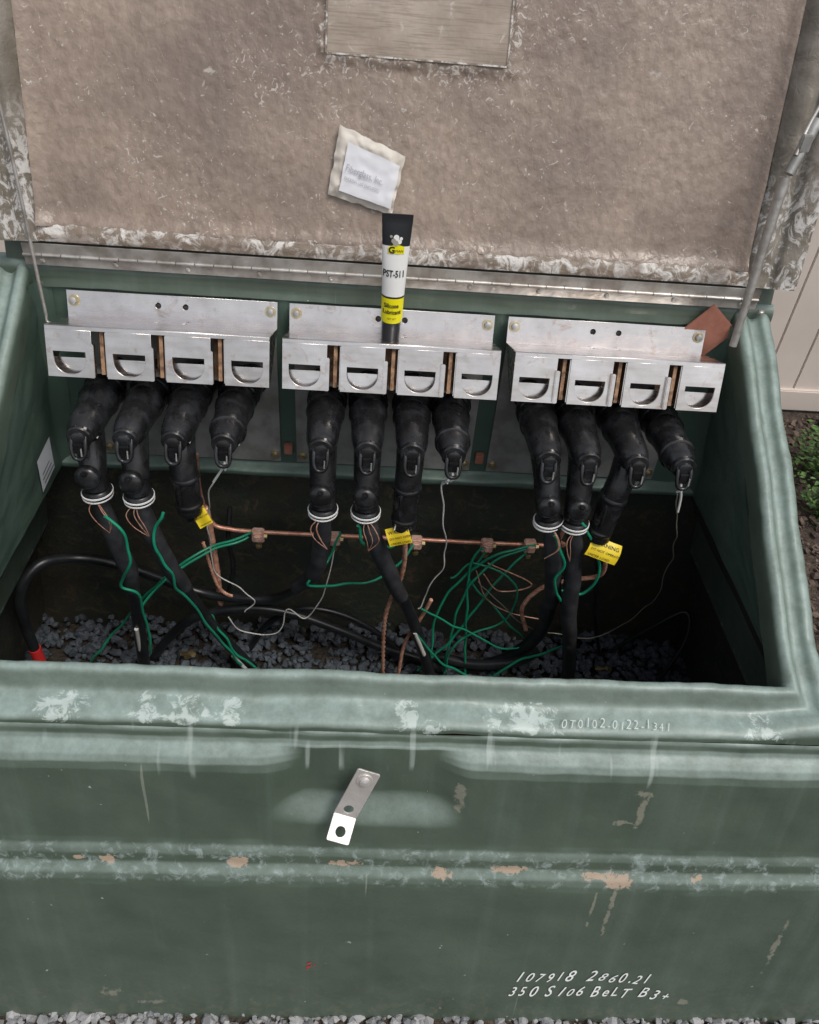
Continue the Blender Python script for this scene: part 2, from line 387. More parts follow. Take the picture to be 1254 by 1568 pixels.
# ---------------------------------------------------------------- lid
def L(x,a,b): return (x,.01+.287*a-.958*b,1.34+.958*a+.287*b)
LX0,LX1,LA=-.687,.742,.66
PX0,PX1,PA=-.128,.205,.335
def lidf(u,v):
    x=LX0+(LX1-LX0)*u; a=LA*v
    e=min(u,1-u)*(LX1-LX0); e2=a
    b=.012*math.exp(-(e/.018)**2)+.010*math.exp(-(e2/.018)**2)
    b+=nz((x,a,0),15,.0016)+nz((x,a*.8,4),66,.0013)+nz((x,a,9),3,.005)
    dm=max(abs(x-(PX0+PX1)/2)-(PX1-PX0)/2,PA-a)
    b+=.004*math.exp(-((dm-.008)/.012)**2)*(1+nz((x,a,2),60,1.2))
    return L(x,a,b)
grid('lid_panel',lidf,380,175,LID,CAB)
for nm,x0,s in (('lid_side_right',LX1,1),('lid_side_left',LX0,-1)):
    fp=[(0,.010),(.008,.026),(.020,.038),(.034,.042),(.048,.040),(.054,.046),(.062,.058),(.085,.066),(.098,.066),(.104,.056),(.105,.02)]
    fp=[tuple(q) for q in catmull(fp,3)]
    grid(nm,lambda u,v,x0=x0,s=s,fp=fp:L(x0+s*(fp[int(round(u*(len(fp)-1)))][0]*(1 if s>0 else .85))+nz((u,v*8,s),3,.002),-.03+(LA+.03)*v,fp[int(round(u*(len(fp)-1)))][1]*(.55+.45*min(1,v*2.5))+nz((u*4,v*30,s),2,.0030)),len(fp)-1,70,FLANGE,CAB)
grid('lid_bottom_edge',lambda u,v:L(LX0-.05+(LX1-LX0+.10)*u,.004-.033*v+nz((u*70,0,v),1.,.007)*(1-v),.009+.004*math.sin(v*math.pi)+nz((u*90,v*4,0),1,.0025)),260,8,FRINGE,CAB)
box('lid_back_skin',(L(.03,.3,-.03)),(1.60,.01,.8),GREEN,CAB,M=Matrix.Rotation(-math.radians(16.7),3,'X'))
HX0,HX1=-.722,.785
box('hinge_leaf_upper',((HX0+HX1)/2,-.012,1.301),(HX1-HX0,.003,.022),ALU,CAB,bev=.0008)
box('hinge_leaf_lower',((HX0+HX1)/2,-.011,1.276),(HX1-HX0,.003,.018),ALU,CAB,bev=.0008)
n=40
for i in range(n):
    w=(HX1-HX0)/n
    lathe('hinge_knuckle_%d'%i,[(0,.0038),(w-.0015,.0038)],(HX0+i*w,-.0145,1.2885),(1,0,0),ALU,CAB,k=10)
for i in range(11):
    x=HX0+.035+i*(HX1-HX0-.07)/10
    lathe('hinge_rivet_%d'%i,[(0,.0055),(.002,.005),(.0032,.002)],(x,-.0125,1.277),(0,-1,0),ALU,CAB,k=12)
pm,nt,b=nodes('resin_plate')
base=mix(nt,ramp(nt,noi(nt,9,4,.7),.35,.65),(.30,.24,.19),(.42,.35,.29))
base=mix(nt,ramp(nt,noi(nt,1,3,.6,0,(14,30,300)),.50,.60,0,.5),base,(.22,.17,.13))
base=mix(nt,ramp(nt,noi(nt,22,4,.7,1.),.6,.7,0,.7),base,(.58,.53,.46))
nt.links.new(base,b.inputs['Base Color']); b.inputs['Roughness'].default_value=.22
bump(nt,b,noi(nt,18,3,.5,.8),.4,.006)
grid('lid_plate',lambda u,v:L(PX0+(PX1-PX0)*u,PA+.33*v,.0085+nz((u*3,v*3,0),2,.003)),20,20,pm,CAB)
for nm,x0,x1,a0,a1 in (('lid_plate_trim_bottom',PX0,PX1,PA-.003,PA),('lid_plate_trim_left',PX0-.003,PX0,PA,.66),('lid_plate_trim_right',PX1,PX1+.003,PA,.66)):
    mo(nm,[L(x0,a0,.0125),L(x1,a0,.0125),L(x1,a1,.0125),L(x0,a1,.0125)],[(0,1,2,3)],FRINGE,CAB,False)
tube('lid_stay_left',[(-.735,.03,1.72),(-.704,0,1.552),(-.689,-.052,1.178)],.0036,ALU,CAB,k=8)
tube('lid_stay_left_hook',[(-.689,-.052,1.178),(-.688,-.056,1.166),(-.680,-.058,1.163)],.003,ALU,CAB,k=8)
tube('lid_stay_right',[(.728,-.05,1.545),(.722,-.10,1.224)],[.0105,.0075],ALU,CAB,k=12,n=3)
tube('lid_stay_right_upper',[(.790,.02,1.70),(.757,-.01,1.628),(.740,-.035,1.58)],.004,ALU,CAB,k=8)
tube('lid_stay_channel',[(.772,-.005,1.635),(.737,-.04,1.548)],[.011,.010],STEELPLATE,CAB,k=6,n=2)
box('lid_stay_clip',(.752,-.03,1.60),(.02,.012,.03),STEELPLATE,CAB,bev=.002)
lathe('corner_rivet',[(0,.007),(.003,.006),(.005,.002)],(.80,-.012,1.262),(0,-.3,1),ALU,CAB,k=12)
lt=Vector((.008,-.806,.752)); lb=Vector((-.030,-.832,.655)); d=(lb-lt).normalized()
nrm=Vector((0,-.98,.17)); xx=nrm.cross(-d).normalized(); nrm=(-d).cross(xx)*-1
if nrm.y>0: nrm=-nrm
def rrect(w,h,r=.006,n=5):
    o=[]
    for cx,cy,a0 in ((w/2-r,-r,0),(-w/2+r,-r,90),(-w/2+r,-h+r,180),(w/2-r,-h+r,270)):
        for i in range(n+1):
            a=math.radians(a0+90*i/n); o.append((cx+r*math.cos(a),cy+r*math.sin(a)))
    return o
h1=(lb-lt).length
SATIN=simple('satin_steel',(.66,.63,.60),.36,.6,(.74,.72,.70),25,bs=90,rvar=.06)
plate('latch_strap',rrect(.041,h1+.004,.003),[circle(0,-h1+.016,.0095)],.0025,frame(lt+nrm*.006,xx,-d,nrm),SATIN,CAB)
d2=(d*.76+nrm*.65).normalized(); n2=xx.cross(-d2); n2=n2 if n2.z>0 else -n2
plate('latch_tab',rrect(.041,.046,.003),[circle(0,-.028,.0095)],.0025,frame(lb+nrm*.006,xx,-d2,n2),SATIN,CAB)
c=lt+d*.020+nrm*.007
lathe('latch_bolt',[(0,.014),(.003,.0135),(.0035,.009),(.007,.0085),(.009,.003)],c,nrm,SATIN,CAB)
def onface(x0,z0,sl=0): return lambda a,b:(x0+a,Yfront(x0+a,z0+b+sl*a)-.0022,z0+b+sl*a)
text('marker_text_1','107918  2860.21',.050,onface(.336,.165,-.02),CHALKINK,CAB,shear=.4,jit=.06,xs=.60,off=.0003)
text('marker_text_2','350 S106 BeLT B3+',.048,onface(.330,.110,-.03),CHALKINK,CAB,shear=.4,jit=.06,xs=.62,off=.0003)
text('marker_text_3','0T0102-0122-1341',.024,lambda a,b:(.336+a,-.752+b*1.0,.8085+.12*b+.0045),FAINTINK,CAB,shear=.3,jit=.08,xs=.80,off=-.0003)
fr=onface(-.088,.205)
for i in range(7):
    a=random.uniform(-.010,.010); b_=random.uniform(-.012,.012); w_=random.uniform(.003,.009)
    mo('red_paint_mark_%d'%i,[fr(a,b_),fr(a+w_,b_+.004),fr(a+w_*1.1,b_+.007),fr(a+.001,b_+.004)],[(0,1,2,3)],RED,CAB,False)

# ================================================================ BRACKETS
ev=Vector((0,-.94,.342)); ew=Vector((0,.342,.94)); ex=Vector((1,0,0))
MB=Matrix((ex,-ev,ew)).transposed()
def bracket(x0,x1):
    B=empty('parking_stand_bracket'); W=x1-x0
    O=Vector((x0,-.032,1.165))
    def Mv(v,w0=0): return frame(O+ev*v+ew*w0,ex,ew,ex.cross(ew))
    R=lambda a,b,c,d:[(a,b),(c,b),(c,d),(a,d)]
    cx=W*.495
    plate('flange',R(.0,.0,W,.056),[circle(cx-.028,.035,.0065),circle(cx+.028,.035,.0065),circle(.014,.036,.005),circle(W-.014,.036,.005)],.003,Mv(0),STEEL,B)
    plate('top_plate',R(0,.002,W,.128),[circle(cx-.028,.017,.0065),circle(cx+.028,.017,.0065)],.003,frame(O,ex,ev,ex.cross(ev)),STEEL,B)
    for px in (.014,W-.014):
        q=O+ew*.036+Vector((px,0,0))
        lathe('washer',[(.0015,.0120),(.0045,.0115)],q,ev,ZINC,B,k=20)
        lathe('bolt_head',[(.004,.0080),(.011,.0075),(.0125,.004)],q,ev,STEELPLATE,B,k=6)
    H=.098; sl=.028; pw=(W-3*sl)/4
    plate('header',R(0,-.007,W,0),[],.0025,Mv(.1275),STEEL,B)
    for i in range(4):
        a=i*(pw+sl); c=a+pw*.5; hw=pw*.36
        n=16
        arc=[(c+hw*math.cos(math.pi+math.pi*j/n),-.064+ .029*math.sin(math.pi+math.pi*j/n)) for j in range(n+1)]
        hole=[(c-hw,-.048),*arc,(c+hw,-.048)]
        plate('slot_panel_%d'%i,R(a,-H,a+pw,-.0072),[hole],.0025,Mv(.128),STEEL,B)
        plate('tongue_%d'%i,R(a+.003,-H,a+pw-.003,-.063),[],.002,Mv(.108),STEEL,B)
        if i<3:
            g=a+pw+sl/2
            box('web_%d'%i,O+ev*.085+ew*(-.05)+Vector((g+.003,0,0)),(.007,.07,.084),RUST,B,M=MB)
            box('slit_back_%d'%i,O+ev*.075+ew*(-.05)+Vector((g,0,0)),(sl+.006,.003,.09),RUST,B,M=MB)
            box('guide_%d'%i,O+ev*.131+ew*(-.064)+Vector((a+pw+.0015,0,0)),(.009,.014,.066),STEEL,B,M=MB,bev=.0015)
        if i>0:
            box('fold_%d'%i,O+ev*.116+ew*(-.052)+Vector((a-.0012,0,0)),(.0022,.022,.086),STEEL,B,M=MB)
    for px in (.0012,W-.0012):
        plate('cheek',[(0,0),(.126,0),(.126,-H),(.112,-H),(.02,-.012),(0,-.012)],[],.002,frame(O+Vector((px,0,0)),ev,ew,ev.cross(ew)),STEEL,B)
    box('back_plate',(x0+W/2,-.008,1.0),(W-.012,.006,.39),STEELPLATE,B,bev=.001)
    for px in (.02,W-.02):
        lathe('plate_bolt',[(0,.012),(.002,.012),(.0025,.007),(.010,.0065)],(x0+px,-.011,.825),(0,-1,0),ZINC,B,k=12)
    box('bail_strap',(x0+W/2,-.10,1.085),(W-.04,.02,.010),STEELPLATE,B,bev=.002)
    for i in range(4):
        lathe('bushing',[(0,.034),(.02,.034),(.022,.028),(.08,.026)],(x0+.07+i*(W-.13)/3,-.011,1.035),(0,-1,0),RUBBER,B,k=20)
    return B
BX=[(-.652,-.222),(-.196,.236),(.266,.694)]
for a in BX: bracket(*a)
for x in (-.209,.251):
    box('spacer_block',(x,-.012,.845),(.02,.014,.028),TERRA,CAB,bev=.002)
box('warning_placard',(.700,-.014,1.212),(.088,.004,.088),TERRA,None,M=Matrix.Rotation(math.radians(40),3,'Y'),bev=.0008)

# ================================================================ ELBOWS
def elbow(x,kind,bx=None,zb=.895):
    E=empty('elbow_connector' if kind!='cap' else 'insulated_cap')
    z=1.035; Y0=-.035
    dx=(random.random()-.5)*.05; ax0=Vector((dx,-1,.02)).normalized()
    x0=x-dx*.24
    base=Vector((x0,Y0,z))
    pr=[(0,.034),(.03,.037),(.044,.0385),(.047,.0425),(.050,.0430),(.064,.0430),(.067,.0415),(.069,.0390),(.10,.0395),(.104,.0410),(.112,.0410),(.116,.0385),(.15,.0355),(.178,.0340),(.195,.0335),(.212,.0320),(.226,.0290),(.236,.0245),(.240,.0225)]
    lathe('body',pr,base,ax0,RUBBER,E,k=36,sm=32)
    lathe('cap_knob',[(0,.0225),(.002,.0245),(.010,.0245),(.013,.0225),(.0135,.015),(.017,.0145),(.019,.011),(.020,.004)],base+ax0*.238,ax0,RUBBER,E,k=28,sm=32)
    nose=base+ax0*.250
    u=[(-.0125,.004,.006),(-.0135,-.008,-.008),(-.0125,-.016,-.026),(-.006,-.019,-.036),(.006,-.019,-.036),(.0125,-.016,-.026),(.0135,-.008,-.008),(.0125,.004,.006)]
    tube('pulling_eye',[nose+Vector(q) for q in u],.0042,RUBBER,E,k=8,n=4)
    box('eye_web',nose+Vector((0,-.010,-.018)),(.020,.006,.024),RUBBER,E,bev=.002)
    tube('eye_insert',[nose+Vector((.0085,-.021,-.010)),nose+Vector((.0082,-.024,-.026))],.0016,STEELPLATE,E,k=6,n=2)
    if random.random()<.35: box('id_mark',(nose.x+.0255,nose.y+.030,nose.z-.006),(.0022,.014,.020),WHITEP,E,bev=.0008)
    if kind=='cap':
        lathe('nose_collar',[(0,.033),(.003,.037),(.014,.037),(.017,.033)],base+ax0*.186,ax0,RUBBER,E,k=28)
        tube('drain_lug',[(x,Y0-.255,z-.02),(x+.002,Y0-.262,z-.040),(x,Y0-.255,z-.052)],.0025,WHITEP,E,k=6)
        return E
    bx=x if bx is None else bx
    top=(x,-.228,z-.004)
    if kind=='cable':
        leg=[top,(x+(bx-x)*.35,-.246,z-.045),(x+(bx-x)*.7,-.268,zb+.050),(bx,-.280,zb+.008)]
        tube('leg',leg,[.0300,.0285,.0265,.0250],RUBBER,E,k=26)
        cz=zb+.044; cxx=x+(bx-x)*.7
        lathe('test_point_seat',[(0,.022),(.022,.0225),(.024,.020)],(cxx-.002,-.266,cz),(0,-1,.18),RUBBER,E,k=26)
        lathe('test_point_cap',[(0,.018),(.026,.0185),(.0265,.0245),(.036,.0248),(.041,.0225),(.044,.0175),(.046,.010),(.0465,.003)],(cxx-.002,-.266,cz),(0,-1,.18),RUBBER,E,k=26,sm=45)
        box('test_point_tab',(cxx-.002,-.312,cz+.024),(.013,.012,.010),RUBBER,E,bev=.003)
        ax=(bx-x,.0,-.14)
        lathe('cuff',[(0,.026),(.004,.030),(.010,.0308),(.022,.0295),(.027,.017)],(bx,-.28,zb+.010),ax,RUBBER,E,k=28)
        lathe('seal_ring_1',[(0,.0300),(.0005,.0322),(.0035,.0322),(.004,.030)],(bx,-.28,zb+.003),ax,WHITEP,E,k=28)
        lathe('seal_ring_2',[(0,.0292),(.0005,.0316),(.003,.0316),(.0035,.0292)],(bx,-.28,zb-.006),ax,WHITEP,E,k=28)
    else:
        leg=[top,(x+(bx-x)*.3,-.25,z-.05),(x+(bx-x)*.65,-.262,z-.095),(bx,-.272,zb-.012)]
        tube('leg',leg,[.0300,.0285,.0275,.0255],RUBBER,E,k=26)
        lathe('leg_collar',[(0,.0285),(.003,.0305),(.008,.0305),(.011,.0275)],(x+(bx-x)*.62,-.262,z-.088),(bx-x,0,-.15),RUBBER,E,k=24)
        box('leg_rib',(bx-.012,-.296,z-.12),(.009,.008,.06),RUBBER,E,bev=.003)
        lathe('leg_collar_low',[(0,.0265),(.003,.0285),(.008,.0285),(.011,.0265)],(bx,-.271,zb+.012),(bx-x,0,-.15),RUBBER,E,k=24)
        lathe('end_plug',[(0,.026),(.006,.0255),(.010,.015),(.028,.011)],(bx,-.272,zb-.010),(0,0,-1),RUBBER,E,k=20)
    return E
elbow(-.580,'cable',-.570,.905); elbow(-.492,'cable',-.487,.898); elbow(-.399,'long',-.388,.872); elbow(-.302,'cap')
elbow(-.112,'cable',-.108,.885); elbow(-.020,'cable',-.018,.885); elbow(.069,'long',.065,.858); elbow(.152,'cap')
elbow(.344,'cable',.372,.885); elbow(.426,'cable',.430,.880); elbow(.525,'long',.494,.850); elbow(.622,'cap')

# ================================================================ CABLES
def cable(name,P,r,mat,**k): return tube(name,P,r,mat,None,**k)
def hv(P,r=.0155):
    E=empty('power_cable')
    tube('jacket',P,[.010]+[r]*(len(P)-1),JACKET,E,k=14)
    mid=[(a+b)/2 for a,b in zip(P[2],P[3])]
    tube('cold_shrink_sleeve',[P[0],[(a*.6+b*.4) for a,b in zip(P[0],P[1])],P[1],P[2],mid],[.011,.0185,.0198,.0202,.0180],SLEEVE,E,k=16,jit=.004)
    return E
hv([(-.569,-.28,.90),(-.563,-.27,.784),(-.556,-.25,.657),(-.568,-.22,.494),(-.595,-.18,.245),(-.60,-.17,.12)])
hv([(-.488,-.28,.893),(-.476,-.27,.780),(-.456,-.25,.663),(-.427,-.20,.492),(-.386,-.15,.315),(-.321,-.12,.152),(-.30,-.12,.12)])
hv([(-.108,-.28,.88),(-.113,-.25,.764),(-.136,-.20,.611),(-.228,-.12,.443),(-.335,-.10,.414),(-.458,-.08,.413),(-.609,-.10,.509),(-.734,-.10,.536),(-.809,-.15,.557),(-.851,-.20,.503),(-.864,-.20,.383),(-.859,-.20,.20)],r=.0135)
hv([(-.018,-.28,.88),(.007,-.26,.780),(.048,-.22,.642),(.112,-.18,.453),(.176,-.15,.222),(.19,-.15,.12)])
hv([(.374,-.28,.88),(.411,-.26,.764),(.444,-.22,.598),(.462,-.15,.375),(.396,-.10,.201),(.252,-.10,.14)],r=.018)
hv([(.430,-.28,.875),(.460,-.26,.747),(.485,-.25,.586),(.557,-.20,.263),(.56,-.2,.12)],r=.018)
cable('red_phase_tape',[(-.8615,-.20,.30),(-.8595,-.20,.245)],.0155,RED,k=14)
cable('power_cable',[(-.60,-.10,.12),(-.588,-.10,.176),(-.481,-.10,.319),(-.337,-.10,.373),(-.216,-.10,.365),(-.074,-.10,.302),(.037,-.10,.239),(.171,-.10,.183),(.25,-.1,.12)],.0125,JACKET,k=14)
cable('power_cable',[(-.34,-.06,.15),(-.27,-.05,.27),(-.17,-.05,.33),(-.05,-.05,.30),(.06,-.06,.22),(.12,-.07,.12)],.009,JACKET,k=12)
cable('power_cable',[(.10,-.08,.15),(.20,-.09,.19),(.31,-.12,.20),(.42,-.14,.24),(.47,-.15,.30)],.0145,JACKET,k=14)
cable('control_cable',[(-.36,-.02,.66),(-.365,-.05,.579),(-.360,-.05,.475),(-.379,-.05,.387)],.0065,JACKET)
cable('control_cable',[(.478,-.25,.857),(.571,-.15,.603),(.617,-.10,.407),(.706,-.05,.142)],.006,JACKET)
cable('control_cable',[(.66,-.05,.13),(.715,-.05,.188),(.820,-.05,.309),(.896,-.05,.374),(.900,-.10,.315),(.844,-.15,.200),(.82,-.16,.12)],.006,JACKET)
for p in ([(-.577,-.225,.42),(-.590,-.20,.31)],[(.125,-.185,.40),(.158,-.175,.30)],[(-.36,-.16,.25),(-.325,-.15,.17)]):
    cable('white_marking_tape',[p[0],p[1]],.0055,WHITEW,k=8,n=2)
G=empty('copper_ground_bus')
tube('rod',[(-.407,-.10,.880),(-.418,-.07,.76),(-.412,-.06,.68),(-.395,-.06,.634),(-.36,-.06,.622),(-.285,-.06,.616),(0,-.06,.615),(.458,-.06,.614),(.478,-.065,.64),(.480,-.08,.732),(.455,-.12,.902)],.0058,COPPER,G,k=12)
for i,(x,z) in enumerate([(-.285,.612),(-.094,.612),(.114,.611),(.296,.612),(.406,.616)]):
    box('clamp_body_%d'%i,(x,-.068,z),(.030,.022,.036),BRONZE,G,bev=.003)
    box('clamp_cap_%d'%i,(x+.002,-.083,z+.002),(.020,.010,.020),BRONZE,G,bev=.003)
    lathe('clamp_bolt_%d'%i,[(0,.005),(.012,.005),(.013,.009),(.020,.0085)],(x,-.07,z-.016),(0,-.1,-1),BRASS,G,k=6)
    lathe('clamp_nut_%d'%i,[(0,.008),(.008,.0075)],(x+.015,-.07,z),(1,0,0),BRASS,G,k=6)
def braid(P,r=.005,ns=5,pitch=.03):
    E=empty('bare_copper_conductor')
    Q=catmull(P,14); pts=[Vector(q) for q in Q]
    cum=[0]
    for a,b in zip(pts,pts[1:]): cum.append(cum[-1]+(b-a).length)
    for s in range(ns):
        out=[]
        for i,p in enumerate(pts):
            t=(pts[min(i+1,len(pts)-1)]-pts[max(i-1,0)]).normalized(); u=t.cross(Vector((0,1,.1))).normalized(); v=t.cross(u)
            an=2*math.pi*(s/ns+cum[i]/pitch); out.append(p+(u*math.cos(an)+v*math.sin(an))*r*.55)
        V,F=sweep(out,[r*.48]*len(out),6); mo('strand_%d'%s,V,F,COPPERW,E)
    return E
braid([(-.412,-.07,.70),(-.403,-.08,.679),(-.397,-.08,.525),(-.397,-.08,.366)],.0085,7,.07)
braid([(.065,-.265,.83),(.073,-.25,.775),(.076,-.20,.624),(.045,-.18,.449),(.052,-.15,.17)],.0066,5,.045)
braid([(.16,-.16,.50),(.141,-.15,.422),(.105,-.15,.315),(.095,-.15,.18)],.0055,5,.045)
braid([(.52,-.26,.80),(.531,-.25,.772),(.557,-.20,.652),(.50,-.17,.60),(.439,-.15,.549),(.401,-.15,.474),(.425,-.15,.386)],.0060,5,.045)
braid([(-.12,-.20,.612),(-.192,-.14,.474),(-.283,-.10,.419),(-.384,-.10,.438),(-.42,-.09,.60)],.005,5,.04)
for (x,z) in ((-.57,.90),(-.487,.893),(-.108,.88),(-.018,.88),(.372,.88),(.430,.875)):
    for i in range(3):
        a=random.uniform(-.025,.025)
        cable('neutral_wire',[(x+a*.3,-.305,z),(x+a,-.308,z-.025),(x+a*1.0+.008,-.303,z-.06),(x+.01,-.29,z-.10)],.0010,COPPERW,k=5,n=5)
gw={
'g1':[(-.554,-.31,.865),(-.523,-.31,.813),(-.525,-.30,.727),(-.569,-.28,.634),(-.536,-.26,.572),(-.557,-.22,.322)],
'g2':[(-.299,-.08,.632),(-.387,-.10,.601),(-.477,-.15,.565),(-.614,-.15,.392),(-.751,-.15,.194)],
'g3':[(-.308,-.08,.616),(-.400,-.12,.596),(-.504,-.18,.548),(-.561,-.22,.471),(-.59,-.21,.40)],
'g4':[(-.436,-.30,.873),(-.467,-.30,.789),(-.453,-.29,.702),(-.433,-.25,.567),(-.388,-.20,.385),(-.339,-.16,.212)],
'g5':[(-.033,-.30,.861),(-.026,-.28,.797),(.017,-.20,.706),(.100,-.10,.641)],
'g6':[(-.079,-.10,.663),(-.105,-.20,.657),(-.150,-.22,.597),(-.042,-.15,.533),(.040,-.12,.543),(.113,-.08,.619)],
'g7':[(.418,-.08,.630),(.318,-.10,.609),(.229,-.10,.510),(.186,-.12,.378),(.178,-.15,.193)],
'g8':[(.419,-.08,.623),(.321,-.10,.591),(.254,-.12,.508),(.236,-.12,.355),(.229,-.12,.14)],
'g9':[(.282,-.10,.629),(.253,-.10,.571),(.260,-.12,.459),(.291,-.12,.13)],
'g10':[(.303,-.08,.612),(.262,-.10,.524),(.343,-.12,.426),(.443,-.12,.299),(.377,-.14,.300),(.278,-.15,.365),(.136,-.17,.475)],
'g11':[(.389,-.30,.858),(.433,-.29,.764),(.423,-.28,.702),(.455,-.26,.618)],
'g12':[(.438,-.30,.898),(.518,-.27,.760),(.506,-.26,.654),(.451,-.26,.651)],
'g13':[(.53,-.21,.42),(.506,-.20,.383),(.433,-.16,.277),(.358,-.14,.176)],
'g14':[(.211,-.10,.521),(.272,-.10,.579),(.379,-.12,.527),(.366,-.12,.389),(.251,-.13,.300),(.228,-.13,.171)],
'g15':[(.04,-.2,.60),(.10,-.19,.47),(.16,-.17,.33),(.23,-.15,.22),(.30,-.14,.17)],
'g16':[(.40,-.08,.60),(.33,-.1,.52),(.28,-.12,.40),(.21,-.13,.27),(.15,-.14,.19)],
'g17':[(-.40,-.17,.42),(-.37,-.17,.32),(-.33,-.16,.23),(-.29,-.15,.16)],
}
for k_,p in gw.items(): cable('green_ground_wire',p,.0034 if k_ not in('g14','g10') else .0027,GREENW,k=8,n=10,jit=.010)
TIN=simple('tinned_wire',(.34,.33,.28),.4,.5)
ww=[[(-.302,-.28,1.0),(-.346,-.25,.899),(-.373,-.20,.763),(-.381,-.15,.570),(-.324,-.14,.483),(-.293,-.14,.448),(-.321,-.14,.405)],
[(.147,-.28,.970),(.140,-.25,.94),(.156,-.22,.812),(.177,-.18,.654),(.148,-.16,.531),(.129,-.16,.464)],
[(.630,-.28,.970),(.682,-.24,.822),(.716,-.20,.661),(.721,-.16,.503),(.637,-.14,.360),(.510,-.14,.366),(.395,-.14,.412),(.275,-.14,.553)],
[(-.095,-.10,.618),(-.105,-.14,.531),(-.159,-.14,.394),(-.210,-.14,.416),(-.239,-.14,.330),(-.326,-.14,.325),(-.365,-.14,.382)]]
for i,p in enumerate(ww): cable('drain_wire',p,.0017 if i!=2 else .0013,WHITEW if i!=2 else TIN,k=6,n=10,jit=.008)
for i,(a,b) in enumerate((((-.302,-.29,.998),(-.335,-.262,.93)),((.147,-.29,.985),(.142,-.25,.945)),((.630,-.285,.99),(.650,-.27,.915)))):
    cable('drain_wire_ferrule',[a,tuple((p+q)/2+.003 for p,q in zip(a,b)),b],.0026,WHITEP,k=8,n=5)
cable('neutral_wire',[(.29,-.12,.56),(.34,-.12,.50),(.42,-.12,.53),(.30,-.1,.58)],.0018,COPPERW,k=6)
cable('neutral_wire',[(.27,-.12,.57),(.31,-.12,.47),(.38,-.12,.42),(.46,-.12,.40)],.0015,COPPERW,k=6)
for x,z in ((-.498,.175),(.690,.175)):
    C_=empty('brass_ground_clamp')
    box('body',(x,-.10,z),(.03,.02,.018),BRASS,C_,M=Matrix.Rotation(.4,3,'Z'),bev=.003)
    lathe('bolt',[(0,.006),(.03,.006),(.031,.009),(.037,.009)],(x-.02,-.105,z+.006),(.8,-.2,.4),BRASS,C_,k=6)
    lathe('ring',[(0,.008),(.012,.008)],(x+.014,-.105,z+.012),(.2,-.8,.5),BRASS,C_,k=12)
def tag(c,w,h,ang,tilt):
    T=empty('yellow_cable_tag')
    M_=Matrix.Translation(c)@Matrix.Rotation(ang,4,'Y')@Matrix.Rotation(tilt,4,'Z')@Matrix.Rotation(math.radians(60),4,'X')
    def bend(a,b): return M_@Vector((a,b,.010*math.sin(a/w*3.0)+.006*math.cos(b/h*3)))
    grid('tag_plate',lambda u,v:bend(-w/2+w*u,-h/2+h*v),10,8,YELLOW,T)
    for i,(s,bd) in enumerate(((.012,'WARNING'),(.0075,'DO NOT OPERATE'),(.0075,'UNDER LOAD'))):
        text('tag_text_%d'%i,bd,s*min(1,w/.055),lambda a,b,i=i:bend(-w*.42+a,h*.16-i*h*.3+b)+M_.to_3x3()@Vector((0,0,.0012)),INK,T)
    tube('tag_tie',[c+Vector((-w*.2,.0,h*.4)),c+Vector((-w*.1,.01,h*.4+.03))],.0014,WHITEP,T,k=6)
tag(Vector((-.370,-.268,.845)),.030,.056,-.35,.5)
tag(Vector((.055,-.292,.830)),.050,.040,-.3,.15)
tag(Vector((.506,-.292,.815)),.070,.046,.42,.1)
WL=empty('wall_label')
def wl(u,v):
    z=.80+.085*v; return (-.7455+.03*(z-.77)/.45+.003,-.165+.082*u,z)
LBL=simple('label_paper',(.66,.69,.74),.5)
grid('sticker',lambda u,v:wl(u,v+ .12*u),2,2,LBL,WL,False)
for i in range(6):
    z=.87-.011*i
    V=[(-.7375+.0,-.155+.004*(i%2),z),(-.7375,-.105+.008*(i%3),z+.006),(-.7375,-.105+.008*(i%3),z+.0085),(-.7375,-.155+.004*(i%2),z+.0025)]
    mo('print_line_%d'%i,V,[(0,1,2,3)],INK,WL,False)

# ================================================================ TUBE OF LUBRICANT
T=empty('lubricant_tube')
DZ=-.003
tc=Vector((.016,-.082,1.1855))
def ringpt(a,wd,dp,z): return (tc.x+wd*math.cos(a),tc.y+dp*math.sin(a),z+DZ)
lev=[(1.232,.0205,.0205),(1.236,.0218,.0215),(1.28,.0222,.0195),(1.284,.0224,.0192),(1.290,.0225,.0190),(1.32,.0235,.017),(1.35,.0248,.0135),(1.380,.0262,.0095),(1.386,.0265,.009),(1.41,.0278,.0055),(1.43,.0288,.0022),(1.4315,.0292,.0016),(1.444,.0294,.0014)]
TW=simple('tube_white',(.80,.80,.78),.35); TY=simple('tube_yellow',(.82,.74,.005),.35); TB=simple('tube_black',(.02,.022,.026),.3)
def tubeseg(nm,z0,z1,mat,kk=36):
    za=[l[0] for l in lev]; zz=[z0]+[z for z in np.linspace(z0,z1,10)[1:-1]]+[z1]
    V=[];F=[]
    for z in zz:
        wd=np.interp(z,za,[l[1] for l in lev]); dp=np.interp(z,za,[l[2] for l in lev])
        for j in range(kk): V.append(ringpt(2*math.pi*j/kk,wd,dp,z))
    for i in range(len(zz)-1):
        for j in range(kk): F.append((i*kk+j,i*kk+(j+1)%kk,(i+1)*kk+(j+1)%kk,(i+1)*kk+j))
    F.append(tuple(range((len(zz)-1)*kk,len(zz)*kk))); F.append(tuple(range(kk))[::-1])
    return mo(nm,V,F,mat,T,True,50)
lathe('cap',[(0,.0178),(.003,.0185),(.030,.0190),(.040,.0190),(.045,.0205)],tc,(0,0,1),TB,T,k=36)
tubeseg('yellow_band',1.232,1.284,TY); tubeseg('dark_line',1.284,1.288,TB); tubeseg('white_band',1.288,1.386,TW); tubeseg('black_top',1.386,1.444,TB)
